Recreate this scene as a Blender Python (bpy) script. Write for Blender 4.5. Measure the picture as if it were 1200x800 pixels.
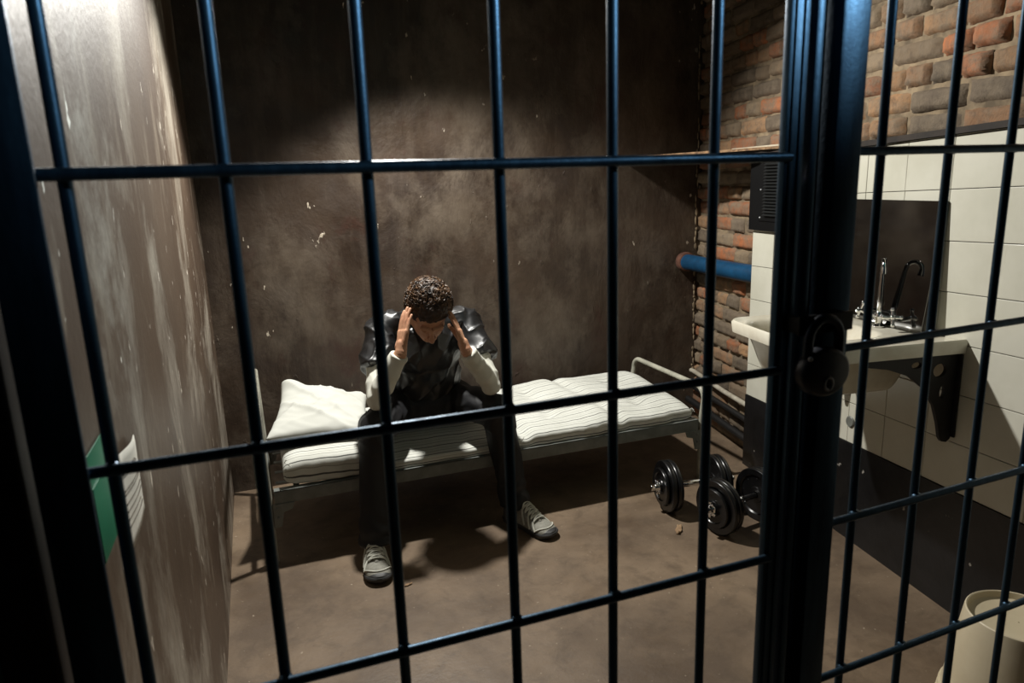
import bpy, bmesh, math, random
import numpy as np
from mathutils import Vector, Matrix, noise, Euler
random.seed(7)
PI = math.pi
scn = bpy.context.scene
COL = scn.collection
for o in list(bpy.data.objects): bpy.data.objects.remove(o)

# ---------------------------------------------------------------- camera, light, exposure
CAM_H = 1.5
cd = bpy.data.cameras.new('camera'); cam = bpy.data.objects.new('camera', cd); COL.objects.link(cam)
rx = Vector((0.937, -0.349, -0.033)); ry = Vector((0.107, 0.196, 0.975))
ry = (ry - rx * (rx.dot(ry) / rx.dot(rx))).normalized(); rx.normalize(); rz = rx.cross(ry)
cam.matrix_world = Matrix(((rx.x, ry.x, rz.x, 0), (rx.y, ry.y, rz.y, 0), (rx.z, ry.z, rz.z, CAM_H), (0, 0, 0, 1)))
cd.sensor_width = 36; cd.lens = 24.58; cd.clip_start = .02; cd.clip_end = 60
cd.dof.use_dof = True; cd.dof.focus_distance = 2.9; cd.dof.aperture_fstop = 7.0
scn.camera = cam
scn.view_settings.view_transform = 'Standard'; scn.view_settings.look = 'None'
scn.view_settings.exposure = 0.0; scn.view_settings.gamma = 1.0
scn.view_settings.use_curve_mapping = False
w = bpy.data.worlds.new('world'); scn.world = w; w.use_nodes = True
w.node_tree.nodes['Background'].inputs[0].default_value = (.55, .7, .8, 1)
w.node_tree.nodes['Background'].inputs[1].default_value = .0015

def spot(name, loc, target, energy, size, angle, blend, color):
    l = bpy.data.lights.new(name, 'SPOT'); l.energy = energy; l.shadow_soft_size = size
    l.spot_size = math.radians(angle); l.spot_blend = blend; l.color = color
    o = bpy.data.objects.new(name, l); COL.objects.link(o); o.location = loc
    o.rotation_euler = (Vector(target) - Vector(loc)).to_track_quat('-Z', 'Y').to_euler(); return o
def area(name, loc, target, energy, size, color):
    l = bpy.data.lights.new(name, 'AREA'); l.energy = energy; l.size = size; l.color = color
    o = bpy.data.objects.new(name, l); COL.objects.link(o); o.location = loc
    o.rotation_euler = (Vector(target) - Vector(loc)).to_track_quat('-Z', 'Y').to_euler(); return o
# hooded lamp under the ceiling of the cell, above the cot, tipped a little towards the door
spot('cell_lamp', (.62, 3.10, 2.52), (.80, 2.60, 1.58), 275, .05, 140, .42, (1.0, .975, .915))
# cool lamp in the corridor above the door
spot('corridor_lamp', (1.40, -.10, 2.24), (.52, .68, 2.06), 290, .14, 46, 1.0, (.62, .85, 1.0))

# ---------------------------------------------------------------- materials
def lin(c):
    return tuple(((v / 255) / 12.92 if v / 255 <= .04045 else ((v / 255 + .055) / 1.055) ** 2.4) for v in c)
def newmat(name):
    m = bpy.data.materials.new(name); m.use_nodes = True
    return m, m.node_tree, m.node_tree.nodes['Principled BSDF']
class NT:
    def __init__(s, nt): s.nt = nt
    def n(s, t, **k):
        x = s.nt.nodes.new(t)
        for a, b in k.items(): setattr(x, a, b)
        return x
    def l(s, a, b): s.nt.links.new(a, b)
    def coord(s, scale=(1, 1, 1), kind='Object'):
        t = s.n('ShaderNodeTexCoord'); mp = s.n('ShaderNodeMapping')
        mp.inputs['Scale'].default_value = scale; s.l(t.outputs[kind], mp.inputs['Vector']); return mp.outputs['Vector']
    def noise(s, vec, scale, detail=5, rough=.6, dist=0):
        x = s.n('ShaderNodeTexNoise'); x.inputs['Scale'].default_value = scale; x.inputs['Detail'].default_value = detail
        x.inputs['Roughness'].default_value = rough; x.inputs['Distortion'].default_value = dist
        s.l(vec, x.inputs['Vector']); return x.outputs['Fac']
    def ramp(s, fac, stops):
        r = s.n('ShaderNodeValToRGB'); e = r.color_ramp.elements
        while len(e) < len(stops): e.new(.5)
        for i, (p, c) in enumerate(stops):
            e[i].position = p; e[i].color = (*c, 1) if len(c) == 3 else c
        s.l(fac, r.inputs['Fac']); return r.outputs['Color']
    def mix(s, fac, a, b, mode='MIX'):
        m = s.n('ShaderNodeMix', data_type='RGBA', blend_type=mode)
        for sock, v in ((m.inputs['Factor'], fac), (m.inputs['A'], a), (m.inputs['B'], b)):
            if isinstance(v, (int, float)): sock.default_value = v
            elif isinstance(v, tuple): sock.default_value = (*v, 1)
            else: s.l(v, sock)
        return m.outputs['Result']
    def bump(s, h, strength, dist, normal=None):
        b = s.n('ShaderNodeBump'); b.inputs['Strength'].default_value = strength; b.inputs['Distance'].default_value = dist
        s.l(h, b.inputs['Height'])
        if normal: s.l(normal, b.inputs['Normal'])
        return b.outputs['Normal']
B0 = (0, 0, 0); W1 = (1, 1, 1)
def M(name, c1, c2=None, scale=6, rough=.6, metal=0, bump=0, bscale=60, stretch=(1, 1, 1), spec=.5, coat=0):
    m, nt, p = newmat(name); T = NT(nt); v = T.coord(stretch)
    c2 = c2 or tuple(x * .8 for x in c1)
    nz = T.noise(v, scale)
    T.l(T.ramp(nz, [(.35, c2), (.65, c1)]), p.inputs['Base Color'])
    p.inputs['Roughness'].default_value = rough; p.inputs['Metallic'].default_value = metal
    p.inputs['Specular IOR Level'].default_value = spec; p.inputs['Coat Weight'].default_value = coat
    if bump: T.l(T.bump(T.noise(v, bscale, 4), bump, .002), p.inputs['Normal'])
    return m

def plaster_back():
    m, nt, p = newmat('plaster_brown'); T = NT(nt)
    v = T.coord(); vs = T.coord((3.0, 3.0, .35)); vm = T.coord((1, 1, .7))
    a = T.ramp(T.noise(v, 1.6, 6, .62, .3), [(.38, lin((46, 35, 27))), (.62, lin((70, 57, 46)))])
    pat = T.ramp(T.noise(vm, 2.6, 9, .72, .0), [(.48, B0), (.66, (.9,) * 3)])
    a = T.mix(pat, a, lin((94, 83, 71)))
    st = T.ramp(T.noise(vs, 3.5, 6, .7), [(.5, B0), (.75, (.45, .45, .45))])
    a = T.mix(st, a, lin((92, 80, 68)))
    gr = T.ramp(T.noise(vm, 4.2, 7, .7, .4), [(.56, B0), (.68, (.7, .7, .7))])
    a = T.mix(gr, a, lin((58, 36, 28)))
    sp = T.ramp(T.noise(T.coord((1, 1, .55)), 26, 3, .5), [(.71, B0), (.735, W1)])
    sp2 = T.ramp(T.noise(v, 2.1, 2, .5), [(.50, B0), (.58, W1)])
    spk = T.mix(1.0, sp, sp2, 'MULTIPLY')
    a = T.mix(spk, a, lin((190, 178, 160)))
    T.l(a, p.inputs['Base Color'])
    T.l(T.ramp(T.noise(v, 5, 6), [(.3, (.34,) * 3), (.7, (.62,) * 3)]), p.inputs['Roughness'])
    nn = T.bump(T.noise(vm, 4.5, 9, .62, .5), .55, .02)
    nn = T.bump(T.noise(v, 40, 5, .6), .35, .004, nn)
    T.l(T.bump(sp, .5, .004, nn), p.inputs['Normal'])
    return m
def plaster_left():
    m, nt, p = newmat('plaster_streaked'); T = NT(nt)
    v = T.coord(); vs = T.coord((1, .55, .34)); vf = T.coord((1, 1.8, .5))
    a = T.ramp(T.noise(vs, 1.7, 6, .6, .2), [(.35, lin((62, 48, 37))), (.65, lin((92, 76, 61)))])
    st = T.ramp(T.noise(vs, 3.6, 8, .72, .35), [(.5, B0), (.68, W1)])
    a = T.mix(st, a, lin((166, 158, 144)))
    sf = T.ramp(T.noise(vf, 4.5, 6, .7), [(.55, B0), (.72, (.8, .8, .8))])
    a = T.mix(sf, a, lin((134, 122, 106)))
    sp = T.ramp(T.noise(T.coord((1, 1.6, .8)), 20, 3, .5), [(.70, B0), (.73, W1)])
    a = T.mix(sp, a, lin((215, 205, 190)))
    T.l(a, p.inputs['Base Color']); p.inputs['Roughness'].default_value = .46
    nn = T.bump(T.noise(vs, 6, 8, .6, .4), .3, .01)
    T.l(T.bump(T.noise(v, 55, 4, .6), .3, .003, nn), p.inputs['Normal'])
    return m
def floor_mat():
    m, nt, p = newmat('painted_concrete'); T = NT(nt); v = T.coord()
    a = T.ramp(T.noise(v, 2.2, 7, .62, .3), [(.36, lin((96, 80, 64))), (.64, lin((134, 115, 94)))])
    b = T.ramp(T.noise(v, 9, 6, .7, .4), [(.5, B0), (.72, (.6, .6, .6))])
    a = T.mix(b, a, lin((78, 65, 52)))
    sp = T.ramp(T.noise(v, 60, 3, .5), [(.70, B0), (.74, (.8,) * 3)])
    a = T.mix(sp, a, lin((176, 160, 140)))
    T.l(a, p.inputs['Base Color'])
    T.l(T.ramp(T.noise(v, 4, 6), [(.3, (.42,) * 3), (.7, (.7,) * 3)]), p.inputs['Roughness'])
    nn = T.bump(T.noise(v, 5, 8, .6), .4, .012)
    T.l(T.bump(T.noise(v, 90, 4, .6), .4, .002, nn), p.inputs['Normal'])
    return m
def brick_mat():
    m, nt, p = newmat('old_brick'); T = NT(nt); v = T.coord()
    at = T.n('ShaderNodeAttribute', attribute_name='Col')
    a = T.mix(T.ramp(T.noise(v, 14, 7, .7, .3), [(.38, B0), (.62, (.85,) * 3)]), at.outputs['Color'], lin((118, 104, 86)))
    a = T.mix(T.ramp(T.noise(v, 30, 6, .7), [(.52, B0), (.7, (.5,) * 3)]), a, lin((62, 50, 42)))
    T.l(a, p.inputs['Base Color']); p.inputs['Roughness'].default_value = .85
    nn = T.bump(T.noise(v, 30, 8, .7), .7, .01)
    T.l(nn, p.inputs['Normal']); return m
def tile_mat():
    m, nt, p = newmat('glazed_tile'); T = NT(nt); v = T.coord()
    a = T.ramp(T.noise(v, 3, 5), [(.35, lin((196, 194, 178))), (.65, lin((212, 210, 196)))])
    a = T.mix(T.ramp(T.noise(T.coord((1, 1, .25)), 9, 6, .7), [(.66, B0), (.80, (.35,) * 3)]), a, lin((150, 128, 98)))
    T.l(a, p.inputs['Base Color']); p.inputs['Roughness'].default_value = .22
    T.l(T.bump(T.noise(v, 9, 3), .12, .006), p.inputs['Normal']); return m
def black_base_mat():
    m, nt, p = newmat('black_wall_paint'); T = NT(nt); v = T.coord()
    a = T.ramp(T.noise(v, 4, 7, .7, .4), [(.4, lin((13, 13, 14))), (.7, lin((30, 30, 31)))])
    a = T.mix(T.ramp(T.noise(v, 22, 3, .5), [(.73, B0), (.75, W1)]), a, lin((150, 146, 138)))
    T.l(a, p.inputs['Base Color']); p.inputs['Roughness'].default_value = .38
    T.l(T.bump(T.noise(v, 14, 6), .4, .006), p.inputs['Normal']); return m
def gate_mat():
    m, nt, p = newmat('blue_black_gloss_steel'); T = NT(nt); v = T.coord((1, 1, .15))
    a = T.ramp(T.noise(v, 60, 5, .7), [(.35, lin((38, 60, 78))), (.7, lin((56, 82, 102)))])
    T.l(a, p.inputs['Base Color']); p.inputs['Metallic'].default_value = .8
    T.l(T.ramp(T.noise(v, 80, 4), [(.3, (.34,) * 3), (.7, (.48,) * 3)]), p.inputs['Roughness'])
    T.l(T.bump(T.noise(T.coord(), 150, 4), .25, .001), p.inputs['Normal']); return m
def mattress_mat():
    m, nt, p = newmat('striped_ticking'); T = NT(nt)
    t = T.n('ShaderNodeTexCoord'); sx = T.n('ShaderNodeSeparateXYZ'); T.l(t.outputs['UV'], sx.inputs[0])
    nz = T.noise(T.coord((1, 1, 1)), 3.0, 3)
    md = T.n('ShaderNodeMath', operation='MULTIPLY_ADD'); T.l(nz, md.inputs[0]); md.inputs[1].default_value = .022
    T.l(sx.outputs['Y'], md.inputs[2])
    def stripe(period, width, ph):
        a = T.n('ShaderNodeMath', operation='MULTIPLY_ADD'); T.l(md.outputs[0], a.inputs[0]); a.inputs[1].default_value = 1 / period; a.inputs[2].default_value = ph
        b = T.n('ShaderNodeMath', operation='FRACT'); T.l(a.outputs[0], b.inputs[0])
        c = T.n('ShaderNodeMath', operation='LESS_THAN'); T.l(b.outputs[0], c.inputs[0]); c.inputs[1].default_value = width
        return c.outputs[0]
    base = T.ramp(T.noise(T.coord(), 7, 4), [(.3, lin((204, 205, 196))), (.7, lin((222, 223, 215)))])
    a = T.mix(stripe(.056, .075, .45), base, lin((86, 86, 82)))
    a = T.mix(stripe(.056, .05, .05), a, lin((150, 150, 142)))
    a = T.mix(stripe(.056, .04, .77), a, lin((172, 172, 160)))
    T.l(a, p.inputs['Base Color']); p.inputs['Roughness'].default_value = .9
    T.l(T.bump(T.noise(T.coord(), 12, 4), .25, .008), p.inputs['Normal']); return m

MT = dict(
    plaster=plaster_back(), left=plaster_left(), floor=floor_mat(), brick=brick_mat(), tile=tile_mat(), black_base=black_base_mat(),
    gate=gate_mat(), ticking=mattress_mat(),
    mortar=M('mortar', lin((150, 132, 106)), lin((92, 80, 64)), 12, .95, bump=.8, bscale=45),
    grout=M('dark_grout', lin((70, 64, 54)), lin((40, 36, 30)), 20, .9),
    ceiling=M('dark_ceiling', lin((60, 56, 52)), lin((48, 44, 40)), 3, .9),
    teal=M('teal_wall_paint', lin((52, 140, 138)), lin((44, 124, 124)), 4, .6),
    black=M('black_steel', lin((9, 9, 10)), lin((6, 6, 7)), 10, .5, bump=.2, spec=.3),
    blacksatin=M('black_satin_cloth', lin((28, 28, 29)), lin((20, 20, 21)), 8, .40, bump=.2, bscale=50, spec=.75),
    whitecotton=M('white_cotton', lin((226, 226, 214)), lin((214, 214, 202)), 6, .85, bump=.3, bscale=25),
    trouser=M('black_trousers_cloth', lin((24, 25, 28)), lin((18, 18, 21)), 8, .62, bump=.2, bscale=50),
    skin=M('skin', lin((206, 158, 126)), lin((190, 138, 108)), 14, .5, bump=.25, bscale=90),
    hair=M('brown_curly_hair', lin((66, 46, 30)), lin((30, 21, 15)), 40, .6, bump=.4, bscale=120, spec=.6),
    pillow=M('white_pillowcase', lin((206, 207, 199)), lin((196, 197, 189)), 4, .88, bump=.25, bscale=14),
    bedsteel=M('grey_bed_enamel', lin((128, 132, 128)), lin((104, 108, 104)), 12, .42, bump=.15),
    bedtube=M('cream_bed_tube', lin((186, 184, 168)), lin((158, 156, 142)), 12, .4, bump=.15),
    ceramic=M('worn_enamel', lin((226, 222, 206)), lin((206, 198, 178)), 7, .2, bump=.15, bscale=16),
    chrome=M('chrome', (.80, .80, .80), (.7, .7, .7), 10, .1, 1.0),
    mirror=M('dark_mirror_glass', (.18, .18, .175), (.15, .15, .148), 5, .06, 1.0),
    iron=M('black_cast_iron', lin((24, 22, 21)), lin((14, 13, 12)), 12, .6, bump=.5),
    bluepipe=M('blue_pipe_paint', lin((20, 72, 108)), lin((14, 52, 80)), 10, .4, bump=.2),
    rust=M('rusted_plaster', lin((104, 66, 50)), lin((70, 44, 34)), 20, .9, bump=.8),
    whitepipe=M('white_pipe_paint', lin((196, 190, 174)), lin((160, 152, 136)), 14, .4),
    wood=M('rough_wood', lin((142, 112, 80)), lin((82, 60, 42)), 9, .85, stretch=(1, 5, 8), bump=.6, bscale=30),
    darkwood=M('dark_board', lin((46, 36, 28)), lin((24, 19, 15)), 12, .8, bump=.6, bscale=40),
    palewood=M('pale_batten', lin((190, 180, 160)), lin((160, 148, 128)), 10, .8),
    rubber=M('black_plate_enamel', lin((22, 22, 23)), lin((12, 12, 13)), 10, .28, bump=.15),
    bucket=M('cream_plastic', lin((216, 204, 176)), lin((204, 190, 160)), 5, .4, bump=.06),
    sole=M('dark_sole_rubber', lin((58, 58, 58)), lin((40, 40, 40)), 14, .6),
    shoegrey=M('grey_shoe_mesh', lin((150, 148, 138)), lin((128, 126, 116)), 90, .75, bump=.5, bscale=220),
    shoedark=M('dark_shoe_leather', lin((66, 66, 66)), lin((50, 50, 50)), 20, .45),
    lace=M('white_lace', lin((216, 216, 204)), lin((196, 196, 184)), 40, .85),
    lock=M('navy_lock_body', lin((34, 38, 50)), lin((26, 29, 40)), 14, .42, bump=.1),
    locksteel=M('dark_shackle_steel', lin((60, 64, 72)), lin((46, 50, 58)), 14, .35, .8),
    keyring=M('grey_keyhole_ring', lin((190, 192, 194)), lin((170, 172, 174)), 14, .45, .2),
    green=M('green_plastic', lin((22, 132, 96)), lin((16, 112, 82)), 5, .4),
    paper=M('white_paper', lin((228, 224, 212)), lin((214, 210, 198)), 8, .9),
    print_grey=M('grey_print', lin((120, 112, 100)), lin((100, 94, 84)), 8, .9),
    scrap=M('brown_paper_scrap', lin((168, 140, 108)), lin((140, 112, 84)), 30, .9, bump=.6),
    greyplug=M('grey_drain_plug', lin((120, 122, 116)), lin((96, 98, 92)), 12, .5),
)

# ---------------------------------------------------------------- mesh helpers
def tag(o, label=None, cat=None, group=None, kind=None):
    if label: o['label'] = label
    if cat: o['category'] = cat
    if group: o['group'] = group
    if kind: o['kind'] = kind
    return o
def empty(name, loc, rz=0):
    o = bpy.data.objects.new(name, None); COL.objects.link(o); o.location = loc; o.rotation_euler = (0, 0, rz)
    o.empty_display_size = .1; return o
class MB:
    def __init__(s): s.bm = bmesh.new()
    def box(s, a, b, bevel=0, rot=None, piv=None):
        a = Vector(a); b = Vector(b); c = (a + b) / 2; d = b - a
        r = bmesh.ops.create_cube(s.bm, size=1); vs = r['verts']
        bmesh.ops.scale(s.bm, vec=(abs(d.x), abs(d.y), abs(d.z)), verts=vs)
        if bevel:
            es = list({e for v in vs for e in v.link_edges})
            r2 = bmesh.ops.bevel(s.bm, geom=es, offset=bevel, segments=2, affect='EDGES', profile=.6)
            vs = list({v for f in r2['faces'] for v in f.verts} | {v for v in vs if v.is_valid})
        bmesh.ops.translate(s.bm, vec=c, verts=vs)
        if rot: bmesh.ops.rotate(s.bm, cent=piv or c, matrix=rot, verts=vs)
        return vs
    def tube(s, pts, r, seg=12, closed=False, caps=True):
        pts = [Vector(p) for p in pts]; n = len(pts)
        rs = r if isinstance(r, (list, tuple)) else [r] * n
        rings = []; up = None
        for i, p in enumerate(pts):
            if closed: t = (pts[(i + 1) % n] - pts[i - 1]).normalized()
            else: t = (pts[min(i + 1, n - 1)] - pts[max(i - 1, 0)]).normalized()
            if up is None:
                up = Vector((0, 0, 1)) if abs(t.z) < .9 else Vector((0, 1, 0))
            a = (up - t * up.dot(t)).normalized(); up = a; b = t.cross(a)
            rings.append([s.bm.verts.new(p + (a * math.cos(2 * PI * k / seg) + b * math.sin(2 * PI * k / seg)) * rs[i]) for k in range(seg)])
        m = n if closed else n - 1
        for i in range(m):
            A = rings[i]; Bq = rings[(i + 1) % n]
            for k in range(seg): s.bm.faces.new((A[k], A[(k + 1) % seg], Bq[(k + 1) % seg], Bq[k]))
        if caps and not closed:
            s.bm.faces.new(list(reversed(rings[0]))); s.bm.faces.new(rings[-1])
    def lathe(s, prof, axis='z', seg=32, at=(0, 0, 0), closed=False):
        at = Vector(at); rings = []
        for (r, h) in prof:
            ring = []
            for k in range(seg):
                a = 2 * PI * k / seg; c = r * math.cos(a); d = r * math.sin(a)
                v = {'z': Vector((c, d, h)), 'x': Vector((h, c, d)), 'y': Vector((d, h, c))}[axis]
                ring.append(s.bm.verts.new(at + v))
            rings.append(ring)
        m = len(rings) if closed else len(rings) - 1
        for i in range(m):
            A = rings[i]; Bq = rings[(i + 1) % len(rings)]
            for k in range(seg): s.bm.faces.new((A[k], A[(k + 1) % seg], Bq[(k + 1) % seg], Bq[k]))
        if not closed:
            s.bm.faces.new(list(reversed(rings[0]))); s.bm.faces.new(rings[-1])
    def sphere(s, c, r, scale=(1, 1, 1), rot=None, sub=3):
        q = bmesh.ops.create_icosphere(s.bm, subdivisions=sub, radius=1); vs = q['verts']
        for v in vs:
            x = Vector((v.co.x * scale[0] * r, v.co.y * scale[1] * r, v.co.z * scale[2] * r))
            if rot: x = rot @ x
            v.co = x + Vector(c)
    def cap(s, a, ra, b, rb, fl=1.0, seg=20):
        a = Vector(a); b = Vector(b)
        s.sphere(a, ra, sub=3); s.sphere(b, rb, sub=3)
        s.tube([a, b], [ra, rb], seg=seg)
    def poly(s, pts, f):
        vs = [s.bm.verts.new(Vector(p)) for p in pts]
        for q in f: s.bm.faces.new([vs[i] for i in q])
    def build(s, name, mat, parent=None, off=(0, 0, 0), smooth=True, angle=40, loc=None):
        bmesh.ops.recalc_face_normals(s.bm, faces=s.bm.faces)
        if smooth:
            for f in s.bm.faces: f.smooth = True
            ca = math.radians(angle)
            for e in s.bm.edges:
                if len(e.link_faces) == 2 and e.calc_face_angle(0) > ca: e.smooth = False
        if any(off): bmesh.ops.translate(s.bm, vec=-Vector(off), verts=s.bm.verts)
        me = bpy.data.meshes.new(name); s.bm.to_mesh(me); s.bm.free()
        me.materials.append(mat)
        o = bpy.data.objects.new(name, me); COL.objects.link(o)
        if parent: o.parent = parent
        elif any(off): o.location = off
        if loc is not None: o.location = loc
        return o
def extrude_poly(name, outer, holes, thick, mat, parent, matrix):
    c = bpy.data.curves.new(name, 'CURVE'); c.dimensions = '2D'; c.fill_mode = 'BOTH'; c.extrude = thick / 2; c.bevel_depth = .0008
    for pl in [outer] + holes:
        sp = c.splines.new('POLY'); sp.points.add(len(pl) - 1)
        for i, q in enumerate(pl): sp.points[i].co = (q[0], q[1], 0, 1)
        sp.use_cyclic_u = True
    t = bpy.data.objects.new('tmp', c); COL.objects.link(t)
    dg = bpy.context.evaluated_depsgraph_get(); me = bpy.data.meshes.new_from_object(t.evaluated_get(dg))
    me.transform(matrix); bpy.data.objects.remove(t); me.materials.clear(); me.materials.append(mat); me.name = name
    o = bpy.data.objects.new(name, me); COL.objects.link(o); o.parent = parent; return o
def organic(name, mb, voxel, mat, parent=None, off=(0, 0, 0), smooth=6, disp=None):
    """fuse overlapping volumes to one surface, relax it, push it along its normals by disp(p, n)"""
    me = bpy.data.meshes.new('tmp'); mb.bm.to_mesh(me); mb.bm.free()
    t = bpy.data.objects.new('tmp', me); COL.objects.link(t)
    md = t.modifiers.new('r', 'REMESH'); md.mode = 'VOXEL'; md.voxel_size = voxel
    if smooth:
        ms = t.modifiers.new('s', 'SMOOTH'); ms.factor = .5; ms.iterations = smooth
    dg = bpy.context.evaluated_depsgraph_get(); out = bpy.data.meshes.new_from_object(t.evaluated_get(dg))
    bpy.data.objects.remove(t)
    if disp:
        nrm = [v.normal.copy() for v in out.vertices]
        cos = [v.co.copy() for v in out.vertices]
        for v, c, n in zip(out.vertices, cos, nrm): v.co = c + n * disp(c, n)
    out.transform(Matrix.Translation(-Vector(off)))
    for p in out.polygons: p.use_smooth = True
    out.materials.clear(); out.materials.append(mat); out.name = name
    o = bpy.data.objects.new(name, out); COL.objects.link(o)
    if parent: o.parent = parent
    else: o.location = off
    return o
def nz(p, s, seed=0): return noise.noise(Vector((p[0] * s + seed, p[1] * s + seed * 1.7, p[2] * s - seed)))
def ridge(p, s, seed=0): return 1 - abs(nz(p, s, seed)) * 2.2

# ================================================================= THE SETTING
XL, YB, ZC, YG = -.22, 3.63, 2.85, .68
mb = MB(); mb.box((-2.5, -2.0, -.1), (4.2, YB + .2, 0)); tag(mb.build('floor', MT['floor'], smooth=False), kind='structure')
mb = MB(); mb.box((XL - .3, YB, 0), (3.2, YB + .2, ZC)); tag(mb.build('wall_back', MT['plaster'], smooth=False), kind='structure')
mb = MB(); mb.box((XL - .2, .735, 0), (XL, YB, ZC)); tag(mb.build('wall_left', MT['left'], smooth=False), kind='structure')
mb = MB(); mb.box((-2.2, .70, 0), (XL - .012, .735, ZC)); tag(mb.build('wall_front', MT['teal'], smooth=False), kind='structure')
mb = MB(); mb.box((XL - .012, .70, 2.25), (2.25, .80, ZC)); tag(mb.build('wall_over_gate', MT['teal'], smooth=False), kind='structure')
mb = MB(); mb.box((XL - .3, .70, ZC), (3.2, YB + .2, ZC + .1)); tag(mb.build('ceiling', MT['ceiling'], smooth=False), kind='structure')

# right wall frame: t runs deeper into the cell, n out into the room
O = Vector((2.216, 2.081, 0)); E = Vector((.148, .989, 0)).normalized(); N = Vector((-E.y, E.x, 0))
def RW(t, n, z): return O + E * t + N * n + Vector((0, 0, z))
TEND = .795
# brick wall, set back behind the tiled half wall
BR = -.11
mb = MB()
def rbox(mb, t0, t1, n0, n1, z0, z1):
    P = [RW(t, n, z) for z in (z0, z1) for n in (n0, n1) for t in (t0, t1)]
    mb.poly(P, [(0, 1, 3, 2), (4, 6, 7, 5), (0, 4, 5, 1), (2, 3, 7, 6), (0, 2, 6, 4), (1, 5, 7, 3)])
rbox(mb, -2.2, 1.62, BR - .25, BR - .006, 0, ZC)
wall_right = tag(mb.build('wall_right', MT['mortar'], smooth=False), kind='structure')
# its bricks
bm = bmesh.new(); cl = bm.loops.layers.float_color.new('Col')
rnd = random.Random(4)
pal = [lin((182, 112, 70)), lin((164, 100, 62)), lin((154, 116, 84)), lin((136, 116, 92)), lin((112, 98, 82)), lin((98, 86, 72)), lin((150, 130, 104)), lin((172, 132, 94)), lin((128, 108, 86))]
z = .02; row = 0
while z < 2.62:
    ch = .084 + rnd.uniform(-.003, .003); t = -1.15 - rnd.uniform(0, .2) + (.06 if row % 2 else 0)
    while t < 1.58:
        L = rnd.choice([.245, .245, .12, .235, .13, .19]) if row % 3 else rnd.choice([.12, .125, .24, .115])
        t1 = min(t + L, 1.60)
        if (z > 1.55 or t1 > TEND - .05) and t1 - t > .03:
            g = .003 + rnd.uniform(0, .004); hh = ch - .010 - rnd.uniform(0, .004)
            nu, nv = 9, 6; col = rnd.choice(pal); j = rnd.uniform(.60, .98); col = tuple(c * j for c in col)
            proud = rnd.uniform(.008, .026); tilt = rnd.uniform(-.02, .02); zz = z + rnd.uniform(-.003, .003); tw = rnd.uniform(-.025, .025)
            grid = []
            for b in range(nv + 1):
                rr = []
                for a in range(nu + 1):
                    u = a / nu; v = b / nv
                    e = min(u, 1 - u) * (t1 - t); f = min(v, 1 - v) * hh
                    d = min(e, f); edge = min(1, (d + .0005) / .007)
                    q = Vector((t * 7 + u * (t1 - t) * 60, row * 3.1 + v * hh * 60, .3))
                    kn = noise.noise(q * .45)
                    tt = t + g / 2 + u * (t1 - t - g) + .004 * noise.noise(q * .8 + Vector((5, 5, 5))) 
                    z2 = zz + v * hh + tw * (u - .5) * (t1 - t) * 1.2 + .004 * noise.noise(q * .8)
                    n_ = BR - .02 + (proud + .02) * math.sqrt(max(0, 1 - (1 - edge) ** 2)) + .006 * kn * edge + tilt * (u - .5) * (t1 - t)
                    rr.append(bm.verts.new(RW(tt, n_, z2)))
                grid.append(rr)
            for b in range(nv):
                for a in range(nu):
                    f = bm.faces.new((grid[b][a], grid[b][a + 1], grid[b + 1][a + 1], grid[b + 1][a])); f.smooth = True
                    for lp in f.loops: lp[cl] = (*col, 1)
        t = t1 + .004
    z += ch; row += 1
me = bpy.data.meshes.new('wall_right_bricks'); 
bmesh.ops.recalc_face_normals(bm, faces=bm.faces)
bm.faces.ensure_lookup_table()
if bm.faces[0].normal.dot(N) < 0: bmesh.ops.reverse_faces(bm, faces=bm.faces)
bm.to_mesh(me); bm.free(); me.materials.append(MT['brick'])
bo = bpy.data.objects.new('wall_right_bricks', me); COL.objects.link(bo); tag(bo, kind='structure')

# tiled half wall
def zsl(t): return .035 * (-t - .6)
mb = MB(); P = []
for (z0, z1) in ((0, 1.60),):
    for t in (-2.2, TEND):
        for n in (BR + .03, -.004):
            for zz in (0, 1.612 + (zsl(t))): P.append(RW(t, n, zz))
mb.poly(P, [(0, 1, 3, 2), (4, 6, 7, 5), (0, 4, 5, 1), (2, 3, 7, 6), (0, 2, 6, 4), (1, 5, 7, 3)])
tag(mb.build('wall_lower_right', MT['grout'], smooth=False), kind='structure')
mb = MB(); rt = random.Random(2)
tl = [TEND] + [.606 - .2 * k for k in range(15)]
for i in range(len(tl) - 1):
    t1, t0 = tl[i], tl[i + 1]
    for k in range(8):
        z0 = .435 + .1675 * k; z1 = min(z0 + .1675, 1.612)
        g = .0013; q = [rt.uniform(-.0006, .0006) for _ in range(4)]; h = .003; bv = .002
        pts = []
        for (t, zz, dn) in ((t0 + g, z0 + g, q[0]), (t1 - g, z0 + g, q[1]), (t1 - g, z1 - g, q[2]), (t0 + g, z1 - g, q[3])): pts.append(RW(t, -.006, zz + zsl(t)))
        for (t, zz, dn) in ((t0 + g, z0 + g, q[0]), (t1 - g, z0 + g, q[1]), (t1 - g, z1 - g, q[2]), (t0 + g, z1 - g, q[3])): pts.append(RW(t, dn - .0008, zz + zsl(t)))
        st = bv if t < 1 else bv
        for (t, zz, dn) in ((t0 + g + bv, z0 + g + bv, q[0]), (t1 - g - bv, z0 + g + bv, q[1]), (t1 - g - bv, z1 - g - bv, q[2]), (t0 + g + bv, z1 - g - bv, q[3])): pts.append(RW(t, dn, zz + zsl(t)))
        F = [(8, 9, 10, 11)]
        for a in range(4):
            b = (a + 1) % 4; F += [(a, b, b + 4, a + 4), (a + 4, b + 4, b + 8, a + 8)]
        mb.poly(pts, F)
tag(mb.build('wall_lower_right_tiles', MT['tile'], angle=60, smooth=False), kind='structure')
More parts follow.
